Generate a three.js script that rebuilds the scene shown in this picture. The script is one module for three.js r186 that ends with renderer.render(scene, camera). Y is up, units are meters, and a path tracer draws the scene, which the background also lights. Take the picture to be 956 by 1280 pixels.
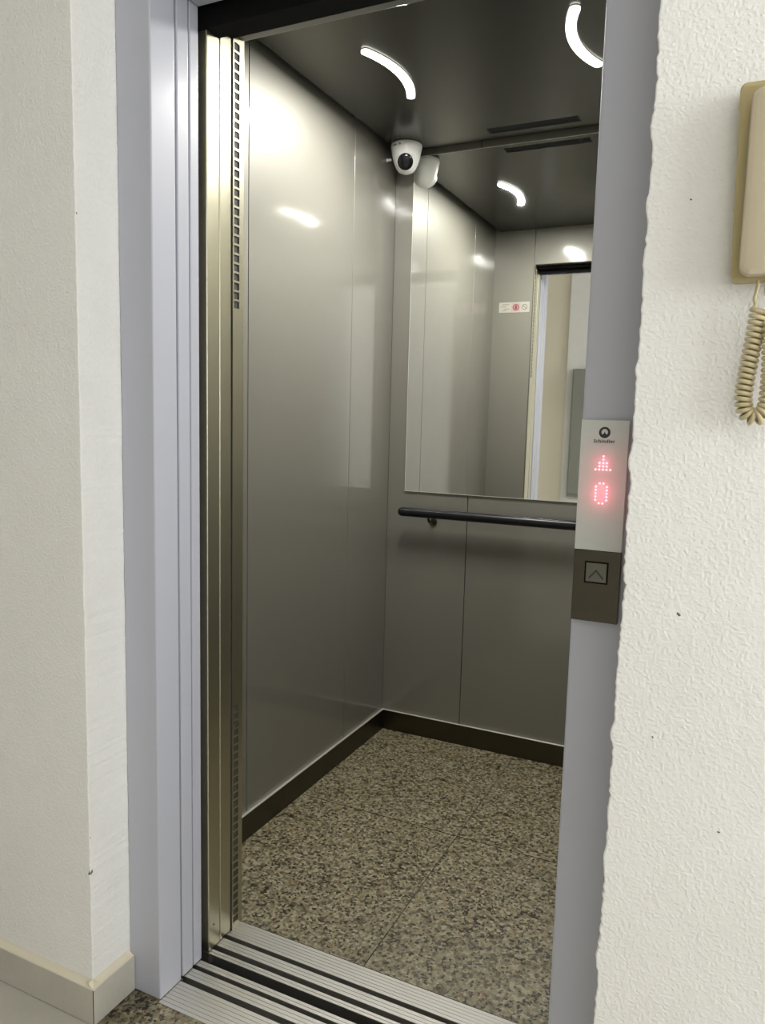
import * as THREE from 'three';
import { RoundedBoxGeometry } from 'three/addons/geometries/RoundedBoxGeometry.js';
import { mergeGeometries, toCreasedNormals } from 'three/addons/utils/BufferGeometryUtils.js';
import { TextGeometry } from 'three/addons/geometries/TextGeometry.js';
import { FontLoader } from 'three/addons/loaders/FontLoader.js';
import { RectAreaLightUniformsLib } from 'three/addons/lights/RectAreaLightUniformsLib.js';

RectAreaLightUniformsLib.init();
const scene = new THREE.Scene();
const renderer = new THREE.WebGLRenderer();
renderer.toneMapping = THREE.LinearToneMapping;
renderer.toneMappingExposure = 1.0;
renderer.shadowMap.enabled = true;

// ------------------------------------------------------------------ camera, sky, large lights
const camera = new THREE.PerspectiveCamera(2 * Math.atan(640 / 949.84) * 180 / Math.PI, 956 / 1280, 0.05, 60);
camera.position.set(0.88246, 1.20093, 1.10762);
camera.rotation.set(-0.1216, 0.44368, 0.02551, 'YXZ');

scene.background = new THREE.Color(0.9, 0.96, 1.05);            // plain overcast sky outside the hall window

// hall plan (metres): x to the right along the lift wall, z out of the lift, y up
const WALLZ = 0.10, HALL_L = -1.7, HALL_R = 3.0, HALL_B = 2.2, HALL_H = 2.62;
const WIN = { z0: 0.35, z1: 1.95, y0: 0.95, y1: 2.25 };
const daylight = new THREE.RectAreaLight(new THREE.Color(0.98, 0.99, 1.0), 6.8, WIN.z1 - WIN.z0 - 0.1, WIN.y1 - WIN.y0 - 0.1);
daylight.position.set(HALL_R - 0.02, (WIN.y0 + WIN.y1) / 2, (WIN.z0 + WIN.z1) / 2);
daylight.lookAt(0, daylight.position.y, daylight.position.z);
scene.add(daylight);
const ADDED_LAMP = [1.3, HALL_H, 1.55];
const addedLampLight = new THREE.RectAreaLight(new THREE.Color(1.0, 0.98, 0.95), 2.7, 0.55, 0.55);  // unseen lamp, added to even out brightness on the hall walls
addedLampLight.position.set(ADDED_LAMP[0], HALL_H - 0.062, ADDED_LAMP[2]);
addedLampLight.lookAt(ADDED_LAMP[0], 0, ADDED_LAMP[2] + 1e-4);
scene.add(addedLampLight);
const CAR_LAMP = 730;                                          // radiance of the two curved lamps

// ------------------------------------------------------------------ seeded noise and textures
function rng(seed) { let a = seed >>> 0; return () => { a = (a + 0x6D2B79F5) >>> 0; let t = a; t = Math.imul(t ^ (t >>> 15), t | 1); t ^= t + Math.imul(t ^ (t >>> 7), t | 61); return ((t ^ (t >>> 14)) >>> 0) / 4294967296; }; }
function hash2(x, y, s) { let h = Math.imul(x, 374761393) ^ Math.imul(y, 668265263) ^ Math.imul(s, 2246822519); h = Math.imul(h ^ (h >>> 13), 1274126177); return ((h ^ (h >>> 16)) >>> 0) / 4294967296; }
function vnoise(x, y, period, s) {                              // tiling value noise
  const xi = Math.floor(x), yi = Math.floor(y), fx = x - xi, fy = y - yi;
  const w = (n) => ((n % period) + period) % period;
  const u = fx * fx * (3 - 2 * fx), v = fy * fy * (3 - 2 * fy);
  const a = hash2(w(xi), w(yi), s), b = hash2(w(xi + 1), w(yi), s), c = hash2(w(xi), w(yi + 1), s), d = hash2(w(xi + 1), w(yi + 1), s);
  return a + (b - a) * u + (c - a) * v + (a - b - c + d) * u * v;
}
function texture(n, fill, size, srgb) {
  const data = new Uint8Array(n * n * 4);
  for (let y = 0; y < n; y++) for (let x = 0; x < n; x++) {
    const c = fill(x / n, y / n), k = (y * n + x) * 4;
    if (typeof c === 'number') { data[k] = data[k + 1] = data[k + 2] = Math.max(0, Math.min(255, c * 255)); }
    else { data[k] = Math.min(255, Math.max(0, c[0])); data[k + 1] = Math.min(255, Math.max(0, c[1])); data[k + 2] = Math.min(255, Math.max(0, c[2])); }
    data[k + 3] = 255;
  }
  const t = new THREE.DataTexture(data, n, n, THREE.RGBAFormat);
  t.wrapS = t.wrapT = THREE.RepeatWrapping; t.magFilter = THREE.LinearFilter; t.minFilter = THREE.LinearMipmapLinearFilter; t.generateMipmaps = true;
  if (srgb) t.colorSpace = THREE.SRGBColorSpace;
  t.repeat.set(1 / size, 1 / size); t.needsUpdate = true;
  return t;
}
// stippled paint over plaster: rounded blobs about 4 mm across on broader waves
const plasterBump = texture(1024, (u, v) => {
  const wx = vnoise(u * 64, v * 64, 64, 5) * 0.9, wy = vnoise(u * 64, v * 64, 64, 6) * 0.9;
  let b = vnoise(u * 128 + wx, v * 128 + wy, 128, 1); b = Math.pow(b, 1.6);
  return 0.55 * b + 0.22 * vnoise(u * 256, v * 256, 256, 2) + 0.23 * vnoise(u * 32, v * 32, 32, 3);
}, 0.40);
const plasterTint = texture(512, (u, v) => {
  const n = 0.5 * vnoise(u * 8, v * 8, 8, 11) + 0.3 * vnoise(u * 24, v * 24, 24, 12) + 0.2 * vnoise(u * 180, v * 180, 180, 13);
  return [232 + 8 * n, 231 + 8 * n, 226 + 9 * n];
}, 1.1, true);
// speckled granite: small crystals, beige, grey, brown and black
const granite = texture(512, (u, v) => {
  const cell = (N, s) => {
    const wu = u * N + 0.55 * vnoise(u * N * 1.5, v * N * 1.5, Math.round(N * 1.5), s + 7), wv = v * N + 0.55 * vnoise(u * N * 1.5, v * N * 1.5, Math.round(N * 1.5), s + 8);
    const xi = Math.floor(wu), yi = Math.floor(wv); let best = 9, id = 0;
    for (let j = -1; j <= 1; j++) for (let i = -1; i <= 1; i++) {
      const cx = ((xi + i) % N + N) % N, cy = ((yi + j) % N + N) % N;
      const dx = xi + i + hash2(cx, cy, s) - wu, dy = yi + j + hash2(cx, cy, s + 1) - wv, d = dx * dx + dy * dy;
      if (d < best) { best = d; id = hash2(cx, cy, s + 2); }
    }
    return id;
  };
  const a = cell(72, 21), b = cell(116, 31), big = vnoise(u * 20, v * 20, 20, 41);
  let c;
  const t = a * 0.8 + big * 0.2;
  if (t < 0.13) c = [46, 41, 28]; else if (t < 0.25) c = [92, 84, 64]; else if (t < 0.48) c = [122, 114, 91]; else if (t < 0.74) c = [142, 134, 109]; else c = [162, 155, 132];
  if (b < 0.07) c = [38, 34, 24]; else if (b < 0.20) c = c.map((q) => q * 0.74); else if (b > 0.96) c = [140, 112, 74];
  const f = 0.92 + 0.16 * vnoise(u * 400, v * 400, 400, 51);
  return c.map((q) => q * f);
}, 0.52, true);
// fine grain of rolled steel: short vertical strokes
const steelBump = texture(512, (u, v) => 0.6 * vnoise(u * 256, v * 16, 512, 61) + 0.4 * vnoise(u * 128, v * 64, 512, 62), 0.32);
const steelRough = texture(512, (u, v) => { const n = 0.6 * vnoise(u * 6, v * 6, 6, 71) + 0.4 * vnoise(u * 24, v * 24, 24, 72); return 0.88 + 0.12 * n; }, 0.9);
const tileTint = texture(512, (u, v) => { const n = 0.6 * vnoise(u * 10, v * 10, 10, 81) + 0.4 * vnoise(u * 90, v * 90, 90, 82); return [182 + 10 * n, 178 + 10 * n, 166 + 10 * n]; }, 0.7, true);

// ------------------------------------------------------------------ materials
const std = (o) => new THREE.MeshStandardMaterial(o), phy = (o) => new THREE.MeshPhysicalMaterial(o);
const lin = (r, g, b) => new THREE.Color().setRGB(r, g, b);
const M = {
  plaster: std({ color: 0xffffff, map: plasterTint, bumpMap: plasterBump, bumpScale: 0.0010, roughness: 0.92 }),
  plasterCream: std({ color: lin(0.86, 0.80, 0.65), bumpMap: plasterBump, bumpScale: 0.0011, roughness: 0.92 }),
  ceilingPaint: std({ color: lin(0.82, 0.81, 0.78), roughness: 0.95 }),
  chip: std({ color: lin(0.16, 0.14, 0.11), roughness: 1 }),
  hallTile: std({ color: 0xffffff, map: tileTint, roughness: 0.35 }),
  grout: std({ color: lin(0.05, 0.045, 0.04), roughness: 1 }),
  caulk: std({ color: lin(0.72, 0.66, 0.52), roughness: 0.9 }),
  granite: std({ color: lin(0.60, 0.60, 0.57), map: granite, roughness: 0.38 }),
  paint: phy({ color: lin(0.46, 0.47, 0.53), roughness: 0.5, metalness: 0, clearcoat: 0.2, clearcoatRoughness: 0.22 }),
  steel: phy({ color: lin(0.160, 0.154, 0.128), metalness: 0.35, roughness: 0.55, roughnessMap: steelRough, bumpMap: steelBump, bumpScale: 0.00001, clearcoat: 1, clearcoatRoughness: 0.10 }),
  ceilSteel: phy({ color: lin(0.062, 0.060, 0.050), metalness: 1, roughness: 0.24 }),
  skirt: std({ color: lin(0.09, 0.082, 0.058), metalness: 1, roughness: 0.30, roughnessMap: steelRough }),
  cap: std({ color: lin(0.66, 0.64, 0.57), metalness: 0.7, roughness: 0.35 }),  // paler metal paints in the light caught along the skirting top
  doorSteel: phy({ color: lin(0.56, 0.535, 0.41), metalness: 1, roughness: 0.34, roughnessMap: steelRough }),
  alu: std({ color: lin(0.50, 0.49, 0.455), metalness: 1, roughness: 0.42 }),
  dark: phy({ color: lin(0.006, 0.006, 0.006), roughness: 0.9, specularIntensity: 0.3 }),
  shaft: std({ color: lin(0.30, 0.295, 0.28), roughness: 1 }),
  galvanised: std({ color: lin(0.34, 0.34, 0.33), metalness: 0.6, roughness: 0.5 }),
  ventPlastic: std({ color: lin(0.02, 0.02, 0.021), roughness: 0.6 }),
  slotBack: std({ color: lin(0.075, 0.073, 0.062), metalness: 0.2, roughness: 0.6 }),
  mirror: std({ color: lin(0.92, 0.93, 0.90), metalness: 1, roughness: 0.015 }),
  mirrorEdge: std({ color: lin(0.5, 0.52, 0.45), metalness: 0.3, roughness: 0.3 }),
  railBlack: phy({ color: lin(0.006, 0.006, 0.008), roughness: 0.30, specularIntensity: 0.6 }),
  whitePlastic: phy({ color: lin(0.78, 0.77, 0.74), roughness: 0.35 }),
  foil: std({ color: lin(0.32, 0.31, 0.28), roughness: 0.5 }),
  blackGloss: phy({ color: lin(0.004, 0.004, 0.005), roughness: 0.15 }),
  ivory: phy({ color: lin(0.56, 0.49, 0.35), roughness: 0.40 }),
  ivoryDark: phy({ color: lin(0.46, 0.38, 0.19), roughness: 0.45 }),
  cord: phy({ color: lin(0.58, 0.50, 0.30), roughness: 0.38 }),
  lopGlass: phy({ color: lin(0.56, 0.60, 0.57), roughness: 0.4, clearcoat: 0.3, clearcoatRoughness: 0.25 }),
  lopSteel: std({ color: lin(0.085, 0.077, 0.058), metalness: 1, roughness: 0.34 }),
  buttonSteel: std({ color: lin(0.15, 0.145, 0.12), metalness: 1, roughness: 0.3 }),
  print: std({ color: lin(0.02, 0.025, 0.025), roughness: 0.5 }),
  led: std({ color: lin(0.9, 0.4, 0.5), emissive: lin(1.0, 0.50, 0.62), emissiveIntensity: 1.6 }),
  lamp: std({ color: lin(0.9, 0.9, 0.9), emissive: lin(1.0, 0.98, 0.93), emissiveIntensity: 6 }),
  addedLamp: std({ color: lin(0.9, 0.9, 0.9), emissive: lin(1.0, 0.97, 0.92), emissiveIntensity: 3 }),
  cabinet: std({ color: lin(0.27, 0.28, 0.24), roughness: 0.5 }),
  glass: phy({ color: 0xffffff, transmission: 1, thickness: 0, roughness: 0.02 }),
  windowFrame: std({ color: lin(0.75, 0.75, 0.74), roughness: 0.5 }),
};

// ------------------------------------------------------------------ helpers
function boxUV(g) {                                             // uv in metres from the face direction
  if (g.index) g = g.toNonIndexed();
  if (!g.attributes.normal) g.computeVertexNormals();
  const p = g.attributes.position, n = g.attributes.normal, uv = new Float32Array(p.count * 2);
  const a = new THREE.Vector3(), b = new THREE.Vector3(), c = new THREE.Vector3();
  for (let i = 0; i < p.count; i += 3) {
    a.fromBufferAttribute(p, i); b.fromBufferAttribute(p, i + 1); c.fromBufferAttribute(p, i + 2);
    const f = b.clone().sub(a).cross(c.clone().sub(a)), ax = Math.abs(f.x), ay = Math.abs(f.y), az = Math.abs(f.z);
    for (let k = i; k < i + 3; k++) {
      const x = p.getX(k), y = p.getY(k), z = p.getZ(k);
      if (ax >= ay && ax >= az) { uv[2 * k] = z; uv[2 * k + 1] = y; } else if (ay >= az) { uv[2 * k] = x; uv[2 * k + 1] = z; } else { uv[2 * k] = x; uv[2 * k + 1] = y; }
    }
  }
  g.setAttribute('uv', new THREE.BufferAttribute(uv, 2));
  for (const k of Object.keys(g.attributes)) if (!['position', 'normal', 'uv'].includes(k)) g.deleteAttribute(k);
  return g;
}
const box = (x0, x1, y0, y1, z0, z1, r = 0) => {
  const w = x1 - x0, h = y1 - y0, d = z1 - z0;
  const g = r > 0 ? new RoundedBoxGeometry(w, h, d, 2, Math.min(r, w / 2.01, h / 2.01, d / 2.01)) : new THREE.BoxGeometry(w, h, d);
  return g.translate((x0 + x1) / 2, (y0 + y1) / 2, (z0 + z1) / 2);
};
const merge = (list) => mergeGeometries(list.map((g) => { const q = boxUV(g); return q; }));
const taken = new Map();
function numbered(name) { const k = taken.get(name) || 0; taken.set(name, k + 1); return k ? `${name}_${String(k).padStart(3, '0')}` : name; }
function base(name, at = [0, 0, 0]) { const o = new THREE.Group(); o.name = numbered(name); o.position.set(...at); scene.add(o); return o; }
function originOf(o) { const v = new THREE.Vector3(); for (let q = o; q; q = q.parent) v.add(q.position); return v; }
function put(parent, name, g, m, uvDone = false) {              // g in world coordinates
  g = uvDone ? g : boxUV(g);
  const v = originOf(parent); g.translate(-v.x, -v.y, -v.z);
  const o = new THREE.Mesh(g, m); o.name = parent === scene ? numbered(name) : name; o.castShadow = o.receiveShadow = true; parent.add(o);
  return o;
}
function solo(name, g, m, at = null) {                          // a thing of one mesh, its origin at its base
  g.computeBoundingBox(); const b = g.boundingBox;
  const p = at || [(b.min.x + b.max.x) / 2, b.min.y, (b.min.z + b.max.z) / 2];
  g = boxUV(g); g.translate(-p[0], -p[1], -p[2]);
  const o = new THREE.Mesh(g, m); o.name = numbered(name); o.position.set(...p); o.castShadow = o.receiveShadow = true; scene.add(o);
  return o;
}
function tag(o, label, category, kind, group) { o.userData.label = label; o.userData.category = category; if (kind) o.userData.kind = kind; if (group) o.userData.group = group; return o; }
function extrude(shape, depth, bevel = 0, seg = 2, curve = 12) {
  return new THREE.ExtrudeGeometry(shape, { depth, bevelEnabled: bevel > 0, bevelSize: bevel, bevelThickness: bevel, bevelOffset: -bevel, bevelSegments: seg, curveSegments: curve });
}

// ------------------------------------------------------------------ plan of the lift
const XJ = -0.1225, XR = 0.6674, XL = -0.3292, XRW = 0.7142, ZB = -1.4852, ZF = -0.2805, H = 2.14, H2 = 1.970, XC = 0.1925, ZC = (ZB + ZF) / 2, ROOF = 2.42;

// ------------------------------------------------------------------ hall shell
function roughWall(xEdge, xFar, amp, seed, notches, yTop) {     // plastered wall end with an uneven arris at xEdge
  const r = rng(seed), s = new THREE.Shape(), pts = [], dir = Math.sign(xFar - xEdge);
  let slow = 0;
  for (let y = 0; y <= yTop + 1e-6; y += 0.006) {
    slow += ((r() - 0.5) * 2 * amp - slow) * 0.35;
    let d = slow + (r() - 0.5) * amp * 0.9;
    for (const [ny, nh, nd] of notches) d += nd * Math.exp(-(((y - ny) / nh) ** 2)) * dir;
    pts.push([xEdge + d, y]);
  }
  s.moveTo(xFar, 0);
  for (const [x, y] of pts) s.lineTo(x, y);
  s.lineTo(xFar, yTop); s.closePath();
  return extrude(s, 0.13 - 0.004, 0.002, 2).translate(0, 0, WALLZ - 0.128);
}
const wl = base('wall_left', [HALL_L, 0, 0.03]);
put(wl, 'plaster', roughWall(-0.2035, HALL_L, 0.0012, 3, [], HALL_H), M.plaster);
const blob = (x, y, z, r, seed, axis) => { const g = new THREE.IcosahedronGeometry(r, 2), p = g.attributes.position, q = rng(seed), k = [q() * 6, q() * 6]; for (let i = 0; i < p.count; i++) { const a = Math.atan2(p.getY(i), p.getX(i)), f = 1 + 0.3 * Math.sin(2 * a + k[0]) + 0.15 * Math.sin(5 * a + k[1]); p.setXYZ(i, p.getX(i) * f, p.getY(i) * f, p.getZ(i) * 0.22); } g.computeVertexNormals(); if (axis === 'corner') g.rotateY(Math.PI / 4); return g.translate(x, y, z); };
put(wl, 'plaster_chip', blob(-0.2045, 0.313, 0.0985, 0.0045, 4, 'corner'), M.chip);
put(wl, 'plaster_chip', blob(-0.2045, 0.385, 0.0985, 0.0022, 5, 'corner'), M.chip);
put(wl, 'plaster_chip', blob(-0.2040, 1.545, 0.0985, 0.0020, 6, 'corner'), M.chip);
tag(wl, 'off-white stippled plaster wall ending in a corner beside the grey lift frame', 'wall', 'structure');
const wr = base('wall_right', [HALL_R, 0, 0.03]);
put(wr, 'plaster', roughWall(0.7505, HALL_R, 0.0026, 8, [[1.615, 0.006, 0.003], [1.56, 0.01, -0.002], [0.995, 0.004, 0.003], [0.79, 0.012, -0.004], [0.62, 0.02, -0.003], [0.47, 0.015, -0.004], [1.155, 0.012, -0.003]], HALL_H), M.plaster);
for (const [x, y, r, s] of [[0.8204, 0.966, 0.0022, 11], [0.8865, 0.692, 0.0014, 12], [0.80, 0.80, 0.0012, 13], [0.80, 1.47, 0.0012, 14]]) put(wr, 'plaster_chip', blob(x, y, WALLZ, r, s), M.chip);
tag(wr, 'white stippled plaster wall with an uneven edge carrying the intercom', 'wall', 'structure');
const wf = tag(base('wall_front', [0.27, 2.06, 0.03]), 'plaster wall above the lift doorway', 'wall', 'structure');
put(wf, 'plaster', box(-0.2035, 0.7505, 2.06, HALL_H, -0.03, WALLZ), M.plaster);

const wb = tag(base('wall_back', [0, 0, HALL_B]), 'cream hall wall facing the lift with a projecting pier, seen in the mirror', 'wall', 'structure');
put(wb, 'recessed_bay', box(HALL_L, -0.477, 0, HALL_H, HALL_B + 0.03, HALL_B + 0.3), M.plasterCream);
put(wb, 'pier', box(-0.477, HALL_R, 0, HALL_H, HALL_B, HALL_B + 0.3), M.plaster);
const ws = tag(base('wall_side', [HALL_L, 0, 1.2]), 'plaster end wall of the hall outside the picture', 'wall', 'structure');
put(ws, 'plaster', box(HALL_L - 0.12, HALL_L, 0, HALL_H, -0.03, HALL_B + 0.3), M.plaster);
const ww = tag(base('wall_window', [HALL_R, 0, 1.2]), 'plaster wall holding the hall window outside the picture', 'wall', 'structure');
put(ww, 'plaster', merge([
  box(HALL_R, HALL_R + 0.16, 0, WIN.y0, -0.03, HALL_B + 0.3), box(HALL_R, HALL_R + 0.16, WIN.y1, HALL_H, -0.03, HALL_B + 0.3),
  box(HALL_R, HALL_R + 0.16, WIN.y0, WIN.y1, -0.03, WIN.z0), box(HALL_R, HALL_R + 0.16, WIN.y0, WIN.y1, WIN.z1, HALL_B + 0.3)]), M.plaster, true);
const win = tag(base('window_1', [HALL_R + 0.08, WIN.y0, 1.15]), 'white framed hall window outside the picture', 'window', 'structure');
{
  const zm = (WIN.z0 + WIN.z1) / 2, x0 = HALL_R + 0.06, x1 = HALL_R + 0.10;
  put(win, 'window_frame', merge([box(x0, x1, WIN.y0, WIN.y0 + 0.05, WIN.z0, WIN.z1), box(x0, x1, WIN.y1 - 0.05, WIN.y1, WIN.z0, WIN.z1), box(x0, x1, WIN.y0, WIN.y1, WIN.z0, WIN.z0 + 0.05), box(x0, x1, WIN.y0, WIN.y1, WIN.z1 - 0.05, WIN.z1), box(x0, x1, WIN.y0, WIN.y1, zm - 0.03, zm + 0.03)]), M.windowFrame, true);
  for (const [a, b] of [[WIN.z0 + 0.05, zm - 0.03], [zm + 0.03, WIN.z1 - 0.05]]) put(win, 'pane', box(x0 + 0.017, x0 + 0.022, WIN.y0 + 0.05, WIN.y1 - 0.05, a, b), M.glass);
}
const hc = tag(base('ceiling', [0.6, HALL_H, 1.1]), 'white ceiling of the hall', 'ceiling', 'structure');
put(hc, 'slab', box(HALL_L - 0.12, HALL_R + 0.16, HALL_H, HALL_H + 0.12, -0.03, HALL_B + 0.3), M.ceilingPaint);
const hf = tag(base('floor', [0.6, 0, 1.1]), 'pale grey porcelain hall floor', 'floor', 'structure');
put(hf, 'bed', box(HALL_L, HALL_R, -0.1, -0.003, 0.106, HALL_B + 0.3), M.grout);
for (let x = HALL_L; x < HALL_R - 0.01; x += 0.6) for (let z = 0.1085; z < HALL_B + 0.25; z += 0.6)
  put(hf, 'tile', box(x + 0.001, Math.min(x + 0.599, HALL_R), -0.012, 0, z + 0.001, Math.min(z + 0.599, HALL_B + 0.3)), M.hallTile);
const ft = tag(base('floor_threshold', [0.27, 0, 0.05]), 'speckled brown granite threshold strip between the tiles and the lift sill', 'floor', 'structure');
put(ft, 'slab', box(-0.2035, 0.7505, -0.04, -0.0002, 0.0065, 0.1065), M.granite);
for (const [a, b] of [[-0.2035, -0.1230], [0.6680, 0.7505]]) put(ft, 'slab', box(a, b, -0.04, -0.0002, -0.065, 0.0063), M.granite);

// skirting tiles of the left wall, turning the corner
const bl = tag(base('baseboard_left', [-0.5, 0, 0.11]), 'grey tile skirting with a cream grouted top turning the wall corner', 'baseboard', 'structure');
for (const [a, b] of [[-1.4, -0.795], [-0.793, -0.1895]]) put(bl, 'tile', box(a, b, 0.0015, 0.077, WALLZ - 0.002, WALLZ + 0.0125, 0.0012), M.hallTile);
put(bl, 'tile', box(-0.2055, -0.1890, 0.0015, 0.077, 0.001, WALLZ + 0.0120, 0.0012), M.hallTile);
put(bl, 'grout_joint', box(-0.1912, -0.1896, 0.002, 0.0765, WALLZ + 0.0115, WALLZ + 0.0128), M.grout);
{ // cream bead of caulk filling the top of the skirting
  const prof = new THREE.Shape(); prof.moveTo(0, 0); prof.lineTo(0.0125, 0); prof.lineTo(0.0115, 0.002); prof.quadraticCurveTo(0.003, 0.004, 0, 0.012); prof.closePath();
  const g1 = extrude(prof, 1.2, 0).rotateY(-Math.PI / 2).translate(-0.1915, 0.0765, WALLZ - 0.0005);
  const g2 = extrude(prof, WALLZ + 0.010, 0).translate(-0.2035, 0.0765, 0.001);
  put(bl, 'caulk', merge([g1, g2]), M.caulk, true);
}
// ------------------------------------------------------------------ landing door frame (painted grey)
const fr = tag(base('trim_1', [0.27, 0, -0.03]), 'blue-grey painted metal frame round the lift doorway', 'door frame', 'structure');
put(fr, 'jamb', box(-0.2032, XJ, 0, H2 + 0.09, -0.0655, 0, 0.003), M.paint);
put(fr, 'jamb', box(XR, 0.7500, 0, H2 + 0.09, -0.1325, 0, 0.004), M.paint);
put(fr, 'header', box(XJ, XR, H2, H2 + 0.09, -0.1325, 0, 0.003), M.paint);

// landing and car door leaves, slid open into the pocket
function leaf(name, z0, z1, m, label, y1, x1 = XJ) {
  const o = base(name, [x1 - 0.22, 0.002, (z0 + z1) / 2]);
  put(o, 'door_skin', box(x1 - 0.44, x1, 0.002, y1, z0, z1, 0.0025), m);
  put(o, 'guide_shoe', box(x1 - 0.10, x1 - 0.02, -0.012, 0.002, (z0 + z1) / 2 - 0.0035, (z0 + z1) / 2 + 0.0035), M.dark);
  return tag(o, label, 'lift door', null);
}
leaf('landing_door_leaf', -0.1045, -0.0715, M.paint, 'blue-grey landing door leaf slid open right behind the grey frame jamb', H2 + 0.05, XJ - 0.001);
leaf('landing_door_leaf', -0.1345, -0.1085, M.paint, 'blue-grey landing door leaf beside the black gap to the steel car doors', H2 + 0.05, XJ - 0.0015);
const carLeaf = leaf('car_door_leaf', -0.1985, -0.1580, M.doorSteel, 'open stainless car door leaf right beside the black gap', 1.9435, XJ - 0.001);
leaf('car_door_leaf', -0.2390, -0.2010, M.doorSteel, 'open stainless car door leaf beside the slotted car post', 1.9615, XJ - 0.002);
put(carLeaf, 'rivet', new THREE.CylinderGeometry(0.0022, 0.0022, 0.002, 14).rotateZ(Math.PI / 2).translate(XJ - 0.0006, 0.058, -0.176), M.chip);
const op = solo('shade_black_operator_cover', merge([box(XJ - 0.5, XRW + 0.05, 1.944, ROOF, -0.1995, -0.1575), box(XJ - 0.5, XRW + 0.05, 1.962, ROOF, -0.2425, -0.2000)]), M.dark);  // near-black colour stands in for the shade above the doors
tag(op, 'door operator housing above the open lift doors, coloured black to stand for shade', 'housing');

// ------------------------------------------------------------------ sills of ribbed aluminium
function sill(name, flats, label, bottom, hidden, lip = false) {                     // flats: [z from, z to] of each ribbed strip; between them lie the running grooves
  const zs = [], top = 0;
  const s = new THREE.Shape(); const first = flats[0][0], last = flats[flats.length - 1][1];
  if (lip) { s.moveTo(-first + 0.0125, bottom); s.lineTo(-first + 0.0125, -0.0035); s.lineTo(-first, -0.0035); } else s.moveTo(-first, bottom);
  flats.forEach(([a, b], i) => {
    if (i) { s.lineTo(-flats[i - 1][1], -0.044); s.lineTo(-a, -0.044); }
    const n = Math.max(2, Math.round((a - b) / 0.0095)), w = (a - b) / n;
    s.lineTo(-a, top - 0.0008);
    for (let k = 0; k < n; k++) { const z = a - k * w; s.lineTo(-(z - 0.0004), top); s.lineTo(-(z - w * 0.80), top); s.lineTo(-(z - w * 0.84), top - 0.0011); s.lineTo(-(z - w * 0.96), top - 0.0011); }
    s.lineTo(-b, top - 0.0008);
  });
  s.lineTo(-last, bottom); s.closePath();
  const g = extrude(s, XR - XJ, 0).rotateY(Math.PI / 2).translate(XJ, 0, 0);   // shape x = -z of the world
  const o = base(name, [(XJ + XR) / 2, bottom, (first + last) / 2]);
  put(o, 'ribbed_plate', g, M.alu);
  put(o, 'track_extension', merge(hidden.map(([a, b]) => box(XJ - 0.44, XJ - 0.0001, -0.030, -0.0004, b, a))), M.alu, true);
  return tag(o, label, 'sill');
}
sill('landing_sill', [[0.006, -0.0625], [-0.0765, -0.1045], [-0.1150, -0.1320]], 'ribbed aluminium landing sill with two grooves at the granite threshold', -0.05, [[-0.0665, -0.0690], [-0.0765, -0.1045], [-0.1150, -0.1320]]);
sill('car_sill', [[-0.1568, -0.1728], [-0.1865, -0.2145], [-0.2262, -0.2803]], 'ribbed aluminium car sill with two grooves at the cabin floor', -0.05, [[-0.1568, -0.1728], [-0.1865, -0.2145], [-0.2262, -0.2425]], true);
const pit = tag(base('wall_shaft', [0.27, 0, -0.3]), 'dark lift shaft behind the doors and below the sills', 'shaft', 'structure');
put(pit, 'shaft_lining', merge([
  box(-0.75, 1.0, -0.5, -0.45, -1.6, 0), box(-0.80, -0.75, -0.5, 2.5, -1.6, -0.03), box(1.0, 1.05, -0.5, 2.5, -1.6, -0.03), box(-0.8, 1.05, 2.45, 2.5, -1.6, -0.03),
  box(-0.8, 1.05, -0.5, 2.5, -1.68, -1.6), box(-0.75, 1.0, -0.45, -0.051, -0.06, -0.005)]), M.shaft, true);

// ------------------------------------------------------------------ cabin
const T = 0.012;                                                // gap-less steel panels, seams 2.5 mm wide and recessed
const cl = tag(base('wall_cabin_left', [XL, 0, ZC]), 'glossy stainless side wall of the lift car in tall panels', 'wall', 'structure');
put(cl, 'backing', box(XL - 0.03, XL - T, 0, ROOF, ZB - 0.03, ZF + 0.002), M.steel);
for (const [a, b] of [[ZF - 0.001, -0.5862], [-0.5887, -1.1662], [-1.1687, ZB]]) put(cl, 'panel', box(XL - T, XL, 0.003, ROOF, b, a, 0.0012), M.steel);
const cb = tag(base('wall_cabin_back', [XC, 0, ZB]), 'stainless rear wall of the lift car in three panels', 'wall', 'structure');
put(cb, 'backing', box(XL - 0.03, XRW + 0.03, 0, ROOF, ZB - 0.03, ZB - T), M.steel);
for (const [a, b] of [[XL, -0.0122], [-0.0097, 0.3945], [0.3970, XRW]]) put(cb, 'panel', box(a, b, 0.003, ROOF, ZB - T, ZB, 0.0012), M.steel);
const cr = tag(base('wall_cabin_right', [XRW, 0, ZC]), 'stainless side wall of the lift car hidden behind the frame', 'wall', 'structure');
put(cr, 'backing', box(XRW + T, XRW + 0.03, 0, ROOF, ZB - 0.03, ZF + 0.002), M.steel);
for (const [a, b] of [[ZF - 0.001, -0.5862], [-0.5887, -1.1662], [-1.1687, ZB]]) put(cr, 'panel', box(XRW, XRW + T, 0.003, ROOF, b, a, 0.0012), M.steel);
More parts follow.
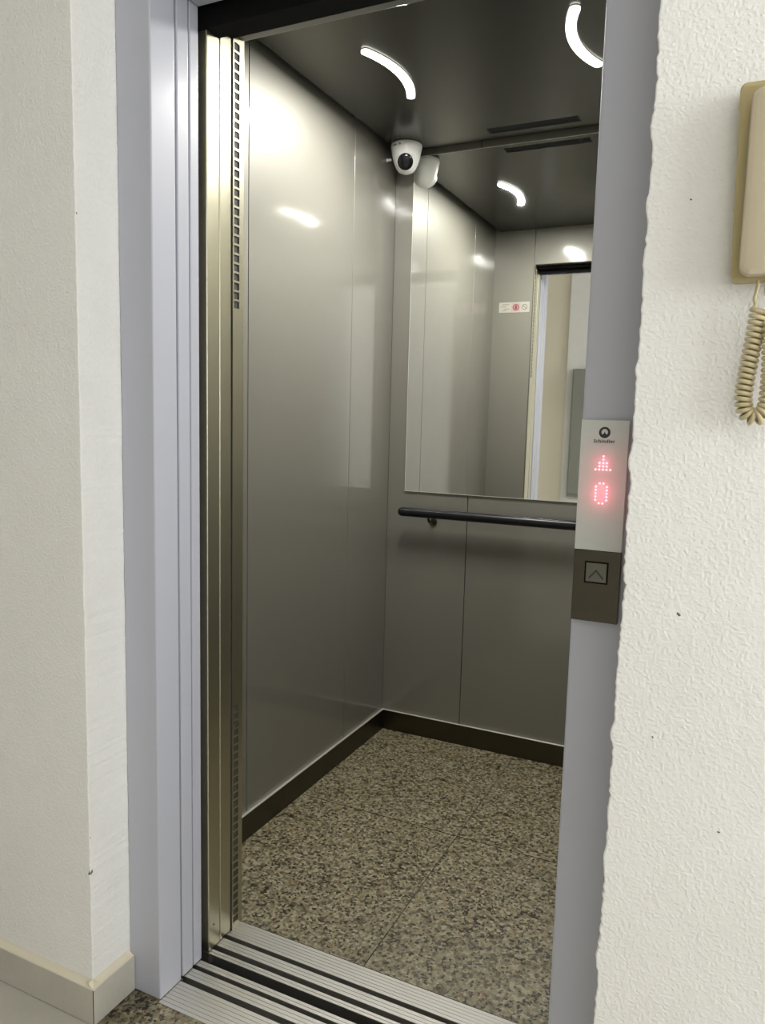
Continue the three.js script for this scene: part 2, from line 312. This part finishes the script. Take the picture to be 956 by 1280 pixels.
// front wall of the car: slotted post, return panel, transom, right return
const cf = tag(base('wall_cabin_front', [0.2, 0, ZF]), 'stainless front wall of the lift car with a slotted post beside the doors', 'wall', 'structure');
put(cf, 'return_panel', box(XL - 0.03, XJ - 0.006, 0, ROOF, ZF, -0.2430, 0.001), M.steel);
put(cf, 'transom', box(XJ + 0.0003, XR + 0.003, H2 + 0.002, ROOF, ZF, -0.2430, 0.0015), M.steel);
put(cf, 'return_panel', box(XR + 0.006, XRW + 0.03, 0, ROOF, ZF, -0.2430, 0.001), M.steel);
{
  const face = (x0, x1) => {                                    // edge plate with two rows of 28 ventilation slots (real holes)
    const s = new THREE.Shape(); s.moveTo(0.2430, 0); s.lineTo(0.2803, 0); s.lineTo(0.2803, ROOF); s.lineTo(0.2430, ROOF); s.closePath();
    const hole = (y) => { const h = new THREE.Path(); h.moveTo(0.2465, y); h.lineTo(0.2465, y + 0.0148); h.lineTo(0.2648, y + 0.0148); h.lineTo(0.2648, y); h.closePath(); s.holes.push(h); };
    for (let k = 0; k < 28; k++) { hole(0.016 + k * 0.0191); hole(1.4275 + k * 0.0191); }
    return extrude(s, x1 - x0, 0).rotateY(Math.PI / 2).translate(x0, 0, 0);
  };
  put(cf, 'slotted_plate', face(XJ - 0.0014, XJ), M.doorSteel);
  put(cf, 'slot_lining', box(XJ - 0.0055, XJ - 0.0030, 0, ROOF, ZF + 0.001, -0.2440), M.slotBack);
  put(cf, 'edge_plate', box(XR, XR + 0.004, 0, ROOF, ZF, -0.2430), M.doorSteel);
}
// skirtings
for (const [nm, b, lb] of [
  ['baseboard_cabin_left', [XL, XL + 0.009, 0.001, 0.0775, ZB + 0.0095, ZF - 0.0005], 'dark steel skirting along the side wall of the lift car'],
  ['baseboard_cabin_back', [XL + 0.0005, XRW - 0.0005, 0.001, 0.0775, ZB, ZB + 0.009], 'dark steel skirting along the rear wall of the lift car'],
  ['baseboard_cabin_right', [XRW - 0.009, XRW, 0.001, 0.0775, ZB + 0.0095, ZF - 0.0005], 'dark steel skirting along the hidden side wall of the lift car']]) {
  const o = base(nm, [(b[0] + b[1]) / 2, 0.001, (b[4] + b[5]) / 2]); put(o, 'strip', box(b[0], b[1], b[2], 0.0755, b[4], b[5]), M.skirt); put(o, 'cap', box(b[0], b[1], 0.0757, b[3], b[4], b[5], 0.0008), M.cap); tag(o, lb, 'baseboard', 'structure');
}
// floor of four granite slabs
const cfl = tag(base('floor_cabin', [XC, 0, ZC]), 'speckled brown granite floor of the lift car in four slabs', 'floor', 'structure');
put(cfl, 'bed', box(XL - 0.03, XRW + 0.03, -0.05, -0.0025, ZB - 0.03, -0.2806), M.grout);
for (const [x0, x1] of [[XL, XC + 0.012 - 0.0013], [XC + 0.012 + 0.0013, XRW]]) for (const [z0, z1] of [[ZB, ZC + 0.004 - 0.0013], [ZC + 0.004 + 0.0013, ZF - 0.0006]]) {
  const g = boxUV(box(x0, x1, -0.02, 0, z0, z1)), uv = g.attributes.uv, k = x0 * 7.3 + z0 * 3.1; for (let i = 0; i < uv.count; i++) uv.setXY(i, uv.getX(i) + k, uv.getY(i) + k * 1.7);
  put(cfl, 'slab', g, M.granite, true);
}
// hung ceiling, dark shadow gap all round, roof above
const GAP = 0.026;
const cc = tag(base('ceiling_cabin', [XC, H, ZC]), 'dark glossy steel ceiling of the lift car with a shadow gap', 'ceiling', 'structure');
{
  const s = new THREE.Shape(); const x0 = XL + GAP, x1 = XRW - GAP, z0 = -(ZF - 0.004), z1 = -(ZB + GAP);
  s.moveTo(x0, z0); s.lineTo(x1, z0); s.lineTo(x1, z1); s.lineTo(x0, z1); s.closePath();
  const h = new THREE.Path(); h.moveTo(0.0445, 1.3600); h.lineTo(0.0445, 1.4085); h.lineTo(0.3405, 1.4085); h.lineTo(0.3405, 1.3600); h.closePath(); s.holes.push(h);
  put(cc, 'panel', extrude(s, 0.014, 0).rotateX(-Math.PI / 2).translate(0, H, 0), M.ceilSteel);
  put(cc, 'roof', box(XL - 0.03, XRW + 0.03, ROOF, ROOF + 0.02, ZB - 0.03, -0.243), M.galvanised);
}
const vg = tag(base('vent_grille', [0.1925, H, -1.384]), 'black slotted air vent set in the dark car ceiling', 'vent');
put(vg, 'duct', merge([box(0.0425, 0.3425, H + 0.115, H + 0.118, -1.4105, -1.358), box(0.0425, 0.0445, H + 0.0142, H + 0.115, -1.4105, -1.358), box(0.3405, 0.3425, H + 0.0142, H + 0.115, -1.4105, -1.358),
  box(0.0445, 0.3405, H + 0.0142, H + 0.115, -1.4105, -1.4085), box(0.0445, 0.3405, H + 0.0142, H + 0.115, -1.36, -1.358)]), M.galvanised, true);
put(vg, 'frame', merge([box(0.0445, 0.3405, H + 0.001, H + 0.012, -1.3625, -1.3602), box(0.0445, 0.3405, H + 0.001, H + 0.012, -1.4083, -1.406), box(0.0447, 0.0470, H + 0.001, H + 0.012, -1.406, -1.3625), box(0.3380, 0.3403, H + 0.001, H + 0.012, -1.406, -1.3625)]), M.ventPlastic, true);
{ const fins = []; for (let k = 0; k < 44; k++) { const x = 0.050 + k * 0.00660; fins.push(box(x, x + 0.0018, H + 0.002, H + 0.012, -1.406, -1.3625)); } const f = put(vg, 'fins', merge(fins), M.ventPlastic, true); f.userData.kind = 'stuff'; }

// curved lamps: two shallow arcs back to back
function arcLamp(cx, from, to, label) {
  const R = 0.35, w = 0.0120, zc = -0.888;
  const mx = cx + R * Math.cos((from + to) / 2);
  const o = base('arc_ceiling_light', [mx, H, zc]);
  const ring = (w, y0, y1) => {
    const s = new THREE.Shape();
    s.absarc(0, 0, R + w, from, to, false);
    s.absarc(R * Math.cos(to), R * Math.sin(to), w, to, to + Math.PI, false);
    s.absarc(0, 0, R - w, to, from, true);
    s.absarc(R * Math.cos(from), R * Math.sin(from), w, from + Math.PI, from + 2 * Math.PI, false);
    return extrude(s, y1 - y0, 0, 1, 24).rotateX(-Math.PI / 2).translate(cx, y0, zc);
  };
  put(o, 'diffuser', ring(w, H - 0.006, H - 0.0005), M.lamp);
  put(o, 'rim', ring(w + 0.003, H - 0.0012, H - 0.0001), M.skirt);
  const n = 9, seg = (to - from) / n;
  for (let k = 0; k < n; k++) {                                 // nine short area lights follow the curve just under the diffuser
    const a = from + seg * (k + 0.5), l = new THREE.RectAreaLight(lin(1.0, 0.985, 0.94), CAR_LAMP, R * seg * 1.06, 2 * w - 0.001);
    l.position.set(cx + R * Math.cos(a) - mx, -0.0065, -R * Math.sin(a));
    l.rotation.set(-Math.PI / 2, 0, a + Math.PI / 2); o.add(l);
  }
  return tag(o, label, 'ceiling light', null, 'curved lights in the car ceiling');
}
const half = 0.43;
arcLamp(-0.046 - 0.35, -half, half, 'glowing curved ceiling light of the car close to the dome camera');
arcLamp(0.423 + 0.35, Math.PI - half, Math.PI + half, 'glowing curved ceiling light of the car partly hidden by the grey frame');

// mirror on the rear wall
const mi = tag(base('mirror', [XC, 0.9375, ZB + 0.002]), 'tall wall mirror above the black handrail in the lift car', 'mirror');
put(mi, 'glass', box(-0.2570, 0.6420, 0.9385, 2.1240, ZB + 0.0005, ZB + 0.0050), M.mirror);
put(mi, 'glass_edge', merge([box(-0.2580, 0.6430, 0.9370, 0.9385, ZB, ZB + 0.0056), box(-0.2580, 0.6430, 2.1240, 2.1255, ZB, ZB + 0.0056), box(-0.2580, -0.2570, 0.9385, 2.1240, ZB, ZB + 0.0056), box(0.6420, 0.6430, 0.9385, 2.1240, ZB, ZB + 0.0056)]), M.mirrorEdge, true);

// handrail
const hr = tag(base('handrail', [XC, 0.8655, ZB + 0.03]), 'round black handrail on the rear wall below the mirror', 'handrail');
{
  const z = ZB + 0.055, g = new THREE.CapsuleGeometry(0.0165, 0.905 - 0.033, 8, 28).rotateZ(Math.PI / 2).translate(XC, 0.8655, z);
  put(hr, 'rail', g, M.railBlack);
  for (const x of [-0.140, 0.525]) {
    const c = new THREE.CatmullRomCurve3([new THREE.Vector3(x, 0.8655 - 0.014, z), new THREE.Vector3(x, 0.838, z - 0.006), new THREE.Vector3(x, 0.829, z - 0.024), new THREE.Vector3(x, 0.829, ZB + 0.002)]);
    put(hr, 'bracket', merge([new THREE.TubeGeometry(c, 16, 0.0045, 10), new THREE.CylinderGeometry(0.014, 0.014, 0.004, 24).rotateX(Math.PI / 2).translate(x, 0.829, ZB + 0.0022)]), M.skirt, true);
  }
}
// safety sticker on the inner face of the front wall, seen in the mirror
const sk = tag(base('safety_sticker', [-0.2185, 1.747, ZF - 0.001]), 'small white sticker with pictograms on the car front wall, seen in the mirror', 'sticker');
{
  const cv = document.createElement('canvas'); cv.width = 384; cv.height = 124; const c = cv.getContext('2d');
  c.fillStyle = '#98958b'; c.fillRect(0, 0, 384, 124);
  c.fillStyle = '#5f5d55'; c.fillRect(254, 22, 96, 8); c.fillRect(290, 50, 70, 7); c.fillRect(250, 76, 76, 7); c.fillRect(286, 98, 60, 6);
  c.fillStyle = '#9c8480'; c.fillRect(112, 10, 118, 104);
  c.strokeStyle = '#6a2426'; c.lineWidth = 12; c.beginPath(); c.arc(170, 62, 34, 0, 7); c.stroke(); c.fillStyle = '#5c2626'; c.fillRect(156, 42, 28, 42);
  c.strokeStyle = '#5f5d55'; c.lineWidth = 9; c.beginPath(); c.arc(62, 62, 32, 0, 7); c.stroke(); c.beginPath(); c.moveTo(40, 84); c.lineTo(84, 40); c.stroke();
  const t = new THREE.CanvasTexture(cv); t.colorSpace = THREE.SRGBColorSpace;
  const g = new THREE.PlaneGeometry(0.155, 0.049).rotateY(Math.PI).translate(-0.2185, 1.7715, ZF - 0.0014);
  put(sk, 'print', g, std({ map: t, roughness: 0.5 }), true);
  put(sk, 'foil', box(-0.2965, -0.1405, 1.7465, 1.7965, ZF - 0.0012, ZF - 0.0002), M.foil);
}

// turret camera under the ceiling corner
const dc = tag(base('dome_camera', [-0.2520, H, -1.398]), 'white turret security camera with black lens in the ceiling corner', 'camera');
{
  const x = -0.2520, z = -1.398;
  const L = (pts) => new THREE.LatheGeometry(pts.map(([a, b]) => new THREE.Vector2(a, b)), 48);
  put(dc, 'base_ring', L([[0.001, 0], [0.0525, 0], [0.0535, -0.003], [0.0535, -0.012], [0.0525, -0.015], [0.045, -0.016]]).translate(x, H, z), M.whitePlastic);
  put(dc, 'housing', L([[0.0525, -0.0155], [0.0518, -0.020], [0.048, -0.040], [0.0425, -0.060], [0.0355, -0.077], [0.026, -0.089], [0.013, -0.095], [0.001, -0.0965]]).translate(x, H, z), M.whitePlastic);
  const dir = new THREE.Vector3(0.30, -0.40, 0.82).normalize(), q = new THREE.Quaternion().setFromUnitVectors(new THREE.Vector3(0, 1, 0), dir);
  const ey = new THREE.Vector3(x + 0.004, H - 0.056, z + 0.012);
  put(dc, 'eyeball', L([[0.034, 0.0], [0.0345, 0.010], [0.0325, 0.020], [0.0290, 0.0262], [0.0275, 0.0270], [0.001, 0.0268]]).applyQuaternion(q).translate(ey.x, ey.y, ey.z), M.whitePlastic);
  put(dc, 'lens_window', L([[0.0272, 0.0262], [0.0268, 0.0285], [0.020, 0.0315], [0.010, 0.033], [0.0001, 0.0335]]).applyQuaternion(q).translate(ey.x, ey.y, ey.z), M.blackGloss);
  put(dc, 'screw', new THREE.CylinderGeometry(0.0028, 0.0028, 0.003, 16).rotateX(Math.PI / 2).translate(x - 0.001, H - 0.012, z + 0.0535), M.chip);
  put(dc, 'label_mark', box(-0.0075, 0.0075, -0.0016, 0.0016, -0.0006, 0.0006).rotateY(-0.42).translate(x - 0.0215, H - 0.013, z + 0.0490), M.chip);
}
const cs = tag(base('cable_connector', [XL, 2.100, -1.405]), 'short white cable plug on the steel wall beside the camera', 'cable');
put(cs, 'plug', merge([new THREE.CylinderGeometry(0.0042, 0.0042, 0.016, 16).rotateZ(Math.PI / 2).translate(XL + 0.0080, 2.100, -1.405), new THREE.CylinderGeometry(0.0058, 0.0058, 0.003, 16).rotateZ(Math.PI / 2).translate(XL + 0.0015, 2.100, -1.405)]), M.whitePlastic, true);

// ------------------------------------------------------------------ landing call panel on the right jamb
const font = await new FontLoader().loadAsync('fonts/droid/droid_sans_bold.typeface.json');
const lp = tag(base('call_panel', [0.7018, 0.919, 0.0]), 'slim lift call panel with red lit arrow and 0 on the grey frame', 'call panel');
{
  const x0 = 0.6690, x1 = 0.7345, cx = (x0 + x1) / 2, zf = 0.0115;
  put(lp, 'button_plate', box(x0, x1, 0.9190, 1.0225, 0.0003, 0.0110, 0.001), M.lopSteel);
  const dp = put(lp, 'display_cover', box(x0, x1, 1.0228, 1.2075, 0.0003, 0.0114, 0.001), M.lopGlass);
  // round emblem: dark ring, pale inner disc and a dark peak rising from its foot
  const ring = new THREE.Shape(); ring.absarc(0, 0, 0.0078, 0, 2 * Math.PI, false);
  const hole = new THREE.Path(); hole.absarc(0, 0.0005, 0.0044, 0, 2 * Math.PI, true); ring.holes.push(hole);
  const peak = new THREE.Shape(); peak.moveTo(-0.0034, -0.0040); peak.lineTo(-0.0010, -0.0010); peak.lineTo(0, 0.0012); peak.lineTo(0.0010, -0.0010); peak.lineTo(0.0034, -0.0040); peak.closePath();
  put(dp, 'emblem', merge([extrude(ring, 0.0003, 0, 1, 24), extrude(peak, 0.0003, 0)]).translate(cx, 1.1902, zf), M.print, true);
  const tx = new TextGeometry('Schindler', { font, size: 0.0047, depth: 0.0002, curveSegments: 3 }); tx.computeBoundingBox();
  put(dp, 'lettering', tx.translate(cx - (tx.boundingBox.max.x + tx.boundingBox.min.x) / 2, 1.1757, zf), M.print);
  const dot = (x, y) => new THREE.CylinderGeometry(0.00135, 0.00135, 0.0006, 12).rotateX(Math.PI / 2).translate(x, y, zf + 0.0002);
  const arrow = []; const P = 0.00505, Q = 0.00470, ay = 1.1570;
  [[0], [0], [-1, 0, 1], [-1, 0, 1], [-2, -1, 0, 1, 2]].forEach((r, j) => r.forEach((i) => arrow.push(dot(cx + 0.0005 + i * P, ay - j * Q))));
  put(dp, 'arrow_display', merge(arrow), M.led, true);
  const zero = []; const zx = cx, zy = 1.1188;
  for (let j = 0; j < 7; j++) for (let i = 0; i < 4; i++) { const end = j === 0 || j === 6, side = i === 0 || i === 3; if (end !== side) zero.push(dot(zx + (i - 1.5) * P, zy - j * Q)); }
  put(dp, 'digit_display', merge(zero), M.led, true);
  for (const [y, s] of [[1.147, 0.6], [1.111, 0.6], [1.098, 0.6]]) { const l = new THREE.PointLight(lin(1.0, 0.10, 0.17), s * 0.0013, 0, 2); l.position.set(cx - lp.position.x, y - lp.position.y, zf + 0.014); l.shadow.radius = 0.15; l.castShadow = true; lp.add(l); }
  // push button with recessed dark surround and chevron
  const b0 = 0.6850, b1 = 0.7182, c0 = 0.9750, c1 = 1.0068;
  const bt = put(lp, 'button', box(b0 + 0.0022, b1 - 0.0022, c0 + 0.0022, c1 - 0.0022, 0.0100, 0.0122, 0.0007), M.buttonSteel);
  put(lp, 'button_gap', box(b0, b1, c0, c1, 0.0100, 0.01115), M.dark);
  const ch = new THREE.Shape(), bx = (b0 + b1) / 2, by = 0.9905; ch.moveTo(-0.0108, -0.0072); ch.lineTo(-0.0090, -0.0088); ch.lineTo(0, 0.0016); ch.lineTo(0.0090, -0.0088); ch.lineTo(0.0108, -0.0072); ch.lineTo(0, 0.0054); ch.closePath();
  put(bt, 'chevron', extrude(ch, 0.0003, 0).translate(bx, by, 0.0121), M.print);
}

// ------------------------------------------------------------------ intercom telephone on the right wall
const ic = tag(base('intercom_phone', [0.895, 1.37, WALLZ]), 'ivory wall intercom handset with a coiled cord on the white wall', 'intercom');
{
  const rr = (x0, x1, y0, y1, r, xTop = 0) => { const s = new THREE.Shape(); s.moveTo(x0 + r, y0); s.lineTo(x1 - r, y0); s.quadraticCurveTo(x1, y0, x1, y0 + r); s.lineTo(x1 + xTop, y1 - r); s.quadraticCurveTo(x1 + xTop, y1, x1 + xTop - r, y1); s.lineTo(x0 - xTop + r, y1); s.quadraticCurveTo(x0 - xTop, y1, x0 - xTop, y1 - r); s.lineTo(x0, y0 + r); s.quadraticCurveTo(x0, y0, x0 + r, y0); return s; };
  put(ic, 'wall_plate', toCreasedNormals(extrude(rr(0.8505, 0.9420, 1.3685, 1.5830, 0.008, 0.0048), 0.0255, 0.004, 4).translate(0, 0, WALLZ + 0.004 - 0.0035), 0.6), M.ivoryDark);
  put(ic, 'cradle', toCreasedNormals(extrude(rr(0.8680, 0.9350, 1.3860, 1.5640, 0.010), 0.006, 0.002, 3).translate(0, 0, WALLZ + 0.029), 0.6), M.ivoryDark);
  const hs = put(ic, 'handset', toCreasedNormals(extrude(rr(0.8590, 0.9150, 1.3700, 1.5680, 0.014), 0.012, 0.0055, 6, 10).translate(0, 0, WALLZ + 0.0365), 0.8), M.ivory);
  const ribs = []; for (let k = 0; k < 5; k++) ribs.push(new THREE.CylinderGeometry(0.0052 - k * 0.0003, 0.0052 - k * 0.0003, 0.0024, 16).translate(0.8905, 1.3665 - k * 0.0036, 0.1425)); ribs.push(new THREE.CylinderGeometry(0.0036, 0.0033, 0.021, 16).translate(0.8905, 1.3585, 0.1425));
  put(hs, 'strain_relief', merge(ribs), M.cord, true);
  const way = new THREE.CatmullRomCurve3([[0.8830, 1.3345], [0.8805, 1.3057], [0.8775, 1.2788], [0.8748, 1.2516], [0.8748, 1.2290], [0.8805, 1.2165], [0.8900, 1.2140], [0.8975, 1.2220], [0.9000, 1.2427], [0.8990, 1.2875], [0.8965, 1.3231]].map(([x, y]) => new THREE.Vector3(x, y, 0.127 + (x - 0.883) * 0.35)));
  const len = way.getLength(), turns = Math.round(len / 0.0066), N = turns * 18, pts = [], fr0 = way.computeFrenetFrames(400, false);
  for (let i = 0; i <= N; i++) {
    const u = i / N, k = Math.min(400, Math.round(u * 400)), a = u * turns * 2 * Math.PI, c = way.getPointAt(u), R = 0.0076;
    const zz = new THREE.Vector3(0, 0, 1), t = way.getTangentAt(u), s = new THREE.Vector3().crossVectors(t, zz).normalize();
    pts.push(c.addScaledVector(s, R * Math.cos(a)).addScaledVector(zz, R * Math.sin(a)));
  }
  const tail = (list, r) => new THREE.TubeGeometry(new THREE.CatmullRomCurve3(list.map((p) => new THREE.Vector3(...p))), 30, r, 8);
  const first = pts[0], last = pts[pts.length - 1];
  const spiral = new THREE.TubeGeometry(new THREE.CatmullRomCurve3(pts), N, 0.0027, 8);
  put(ic, 'coiled_cord', merge([spiral, tail([[0.8790, 1.3700, 0.122], [0.8795, 1.3600, 0.123], [0.8775, 1.3470, 0.125], [0.8790, 1.3400, 0.127], [first.x, first.y + 0.001, first.z]], 0.0021), tail([[0.8905, 1.350, 0.1425], [0.8910, 1.342, 0.142], [0.8935, 1.335, 0.138], [last.x, last.y, last.z]], 0.0021)]), M.cord, true);
}

// ------------------------------------------------------------------ things of the hall seen in the mirror or lighting it
const mc = tag(base('meter_cabinet', [-0.08, 0.61, HALL_B - 0.03]), 'grey metal cabinet on the hall wall, seen in the mirror', 'cabinet');
put(mc, 'body', box(-0.420, 0.26, 0.612, 1.637, HALL_B - 0.05, HALL_B - 0.0005, 0.004), M.cabinet);
const dr = put(mc, 'door', box(-0.410, 0.25, 0.640, 1.627, HALL_B - 0.060, HALL_B - 0.0495, 0.003), M.cabinet);
put(dr, 'latch', box(0.20, 0.225, 1.09, 1.14, HALL_B - 0.07, HALL_B - 0.0595, 0.003), M.railBlack);
const hl = tag(base('added_hall_light', [ADDED_LAMP[0], HALL_H - 0.06, ADDED_LAMP[2]]), 'square white light added on the hall ceiling outside the picture to balance the walls', 'ceiling light');
put(hl, 'diffuser', box(ADDED_LAMP[0] - 0.28, ADDED_LAMP[0] + 0.28, HALL_H - 0.056, HALL_H - 0.001, ADDED_LAMP[2] - 0.28, ADDED_LAMP[2] + 0.28, 0.01), M.addedLamp);
put(hl, 'rim', merge([box(ADDED_LAMP[0] - 0.30, ADDED_LAMP[0] + 0.30, HALL_H - 0.02, HALL_H - 0.0005, ADDED_LAMP[2] - 0.30, ADDED_LAMP[2] - 0.28), box(ADDED_LAMP[0] - 0.30, ADDED_LAMP[0] + 0.30, HALL_H - 0.02, HALL_H - 0.0005, ADDED_LAMP[2] + 0.28, ADDED_LAMP[2] + 0.30), box(ADDED_LAMP[0] - 0.30, ADDED_LAMP[0] - 0.28, HALL_H - 0.02, HALL_H - 0.0005, ADDED_LAMP[2] - 0.28, ADDED_LAMP[2] + 0.28), box(ADDED_LAMP[0] + 0.28, ADDED_LAMP[0] + 0.30, HALL_H - 0.02, HALL_H - 0.0005, ADDED_LAMP[2] - 0.28, ADDED_LAMP[2] + 0.28)]), M.windowFrame, true);

scene.traverse((o) => { if (o.isMesh) { o.castShadow = true; o.receiveShadow = true; } });
renderer.render(scene, camera);
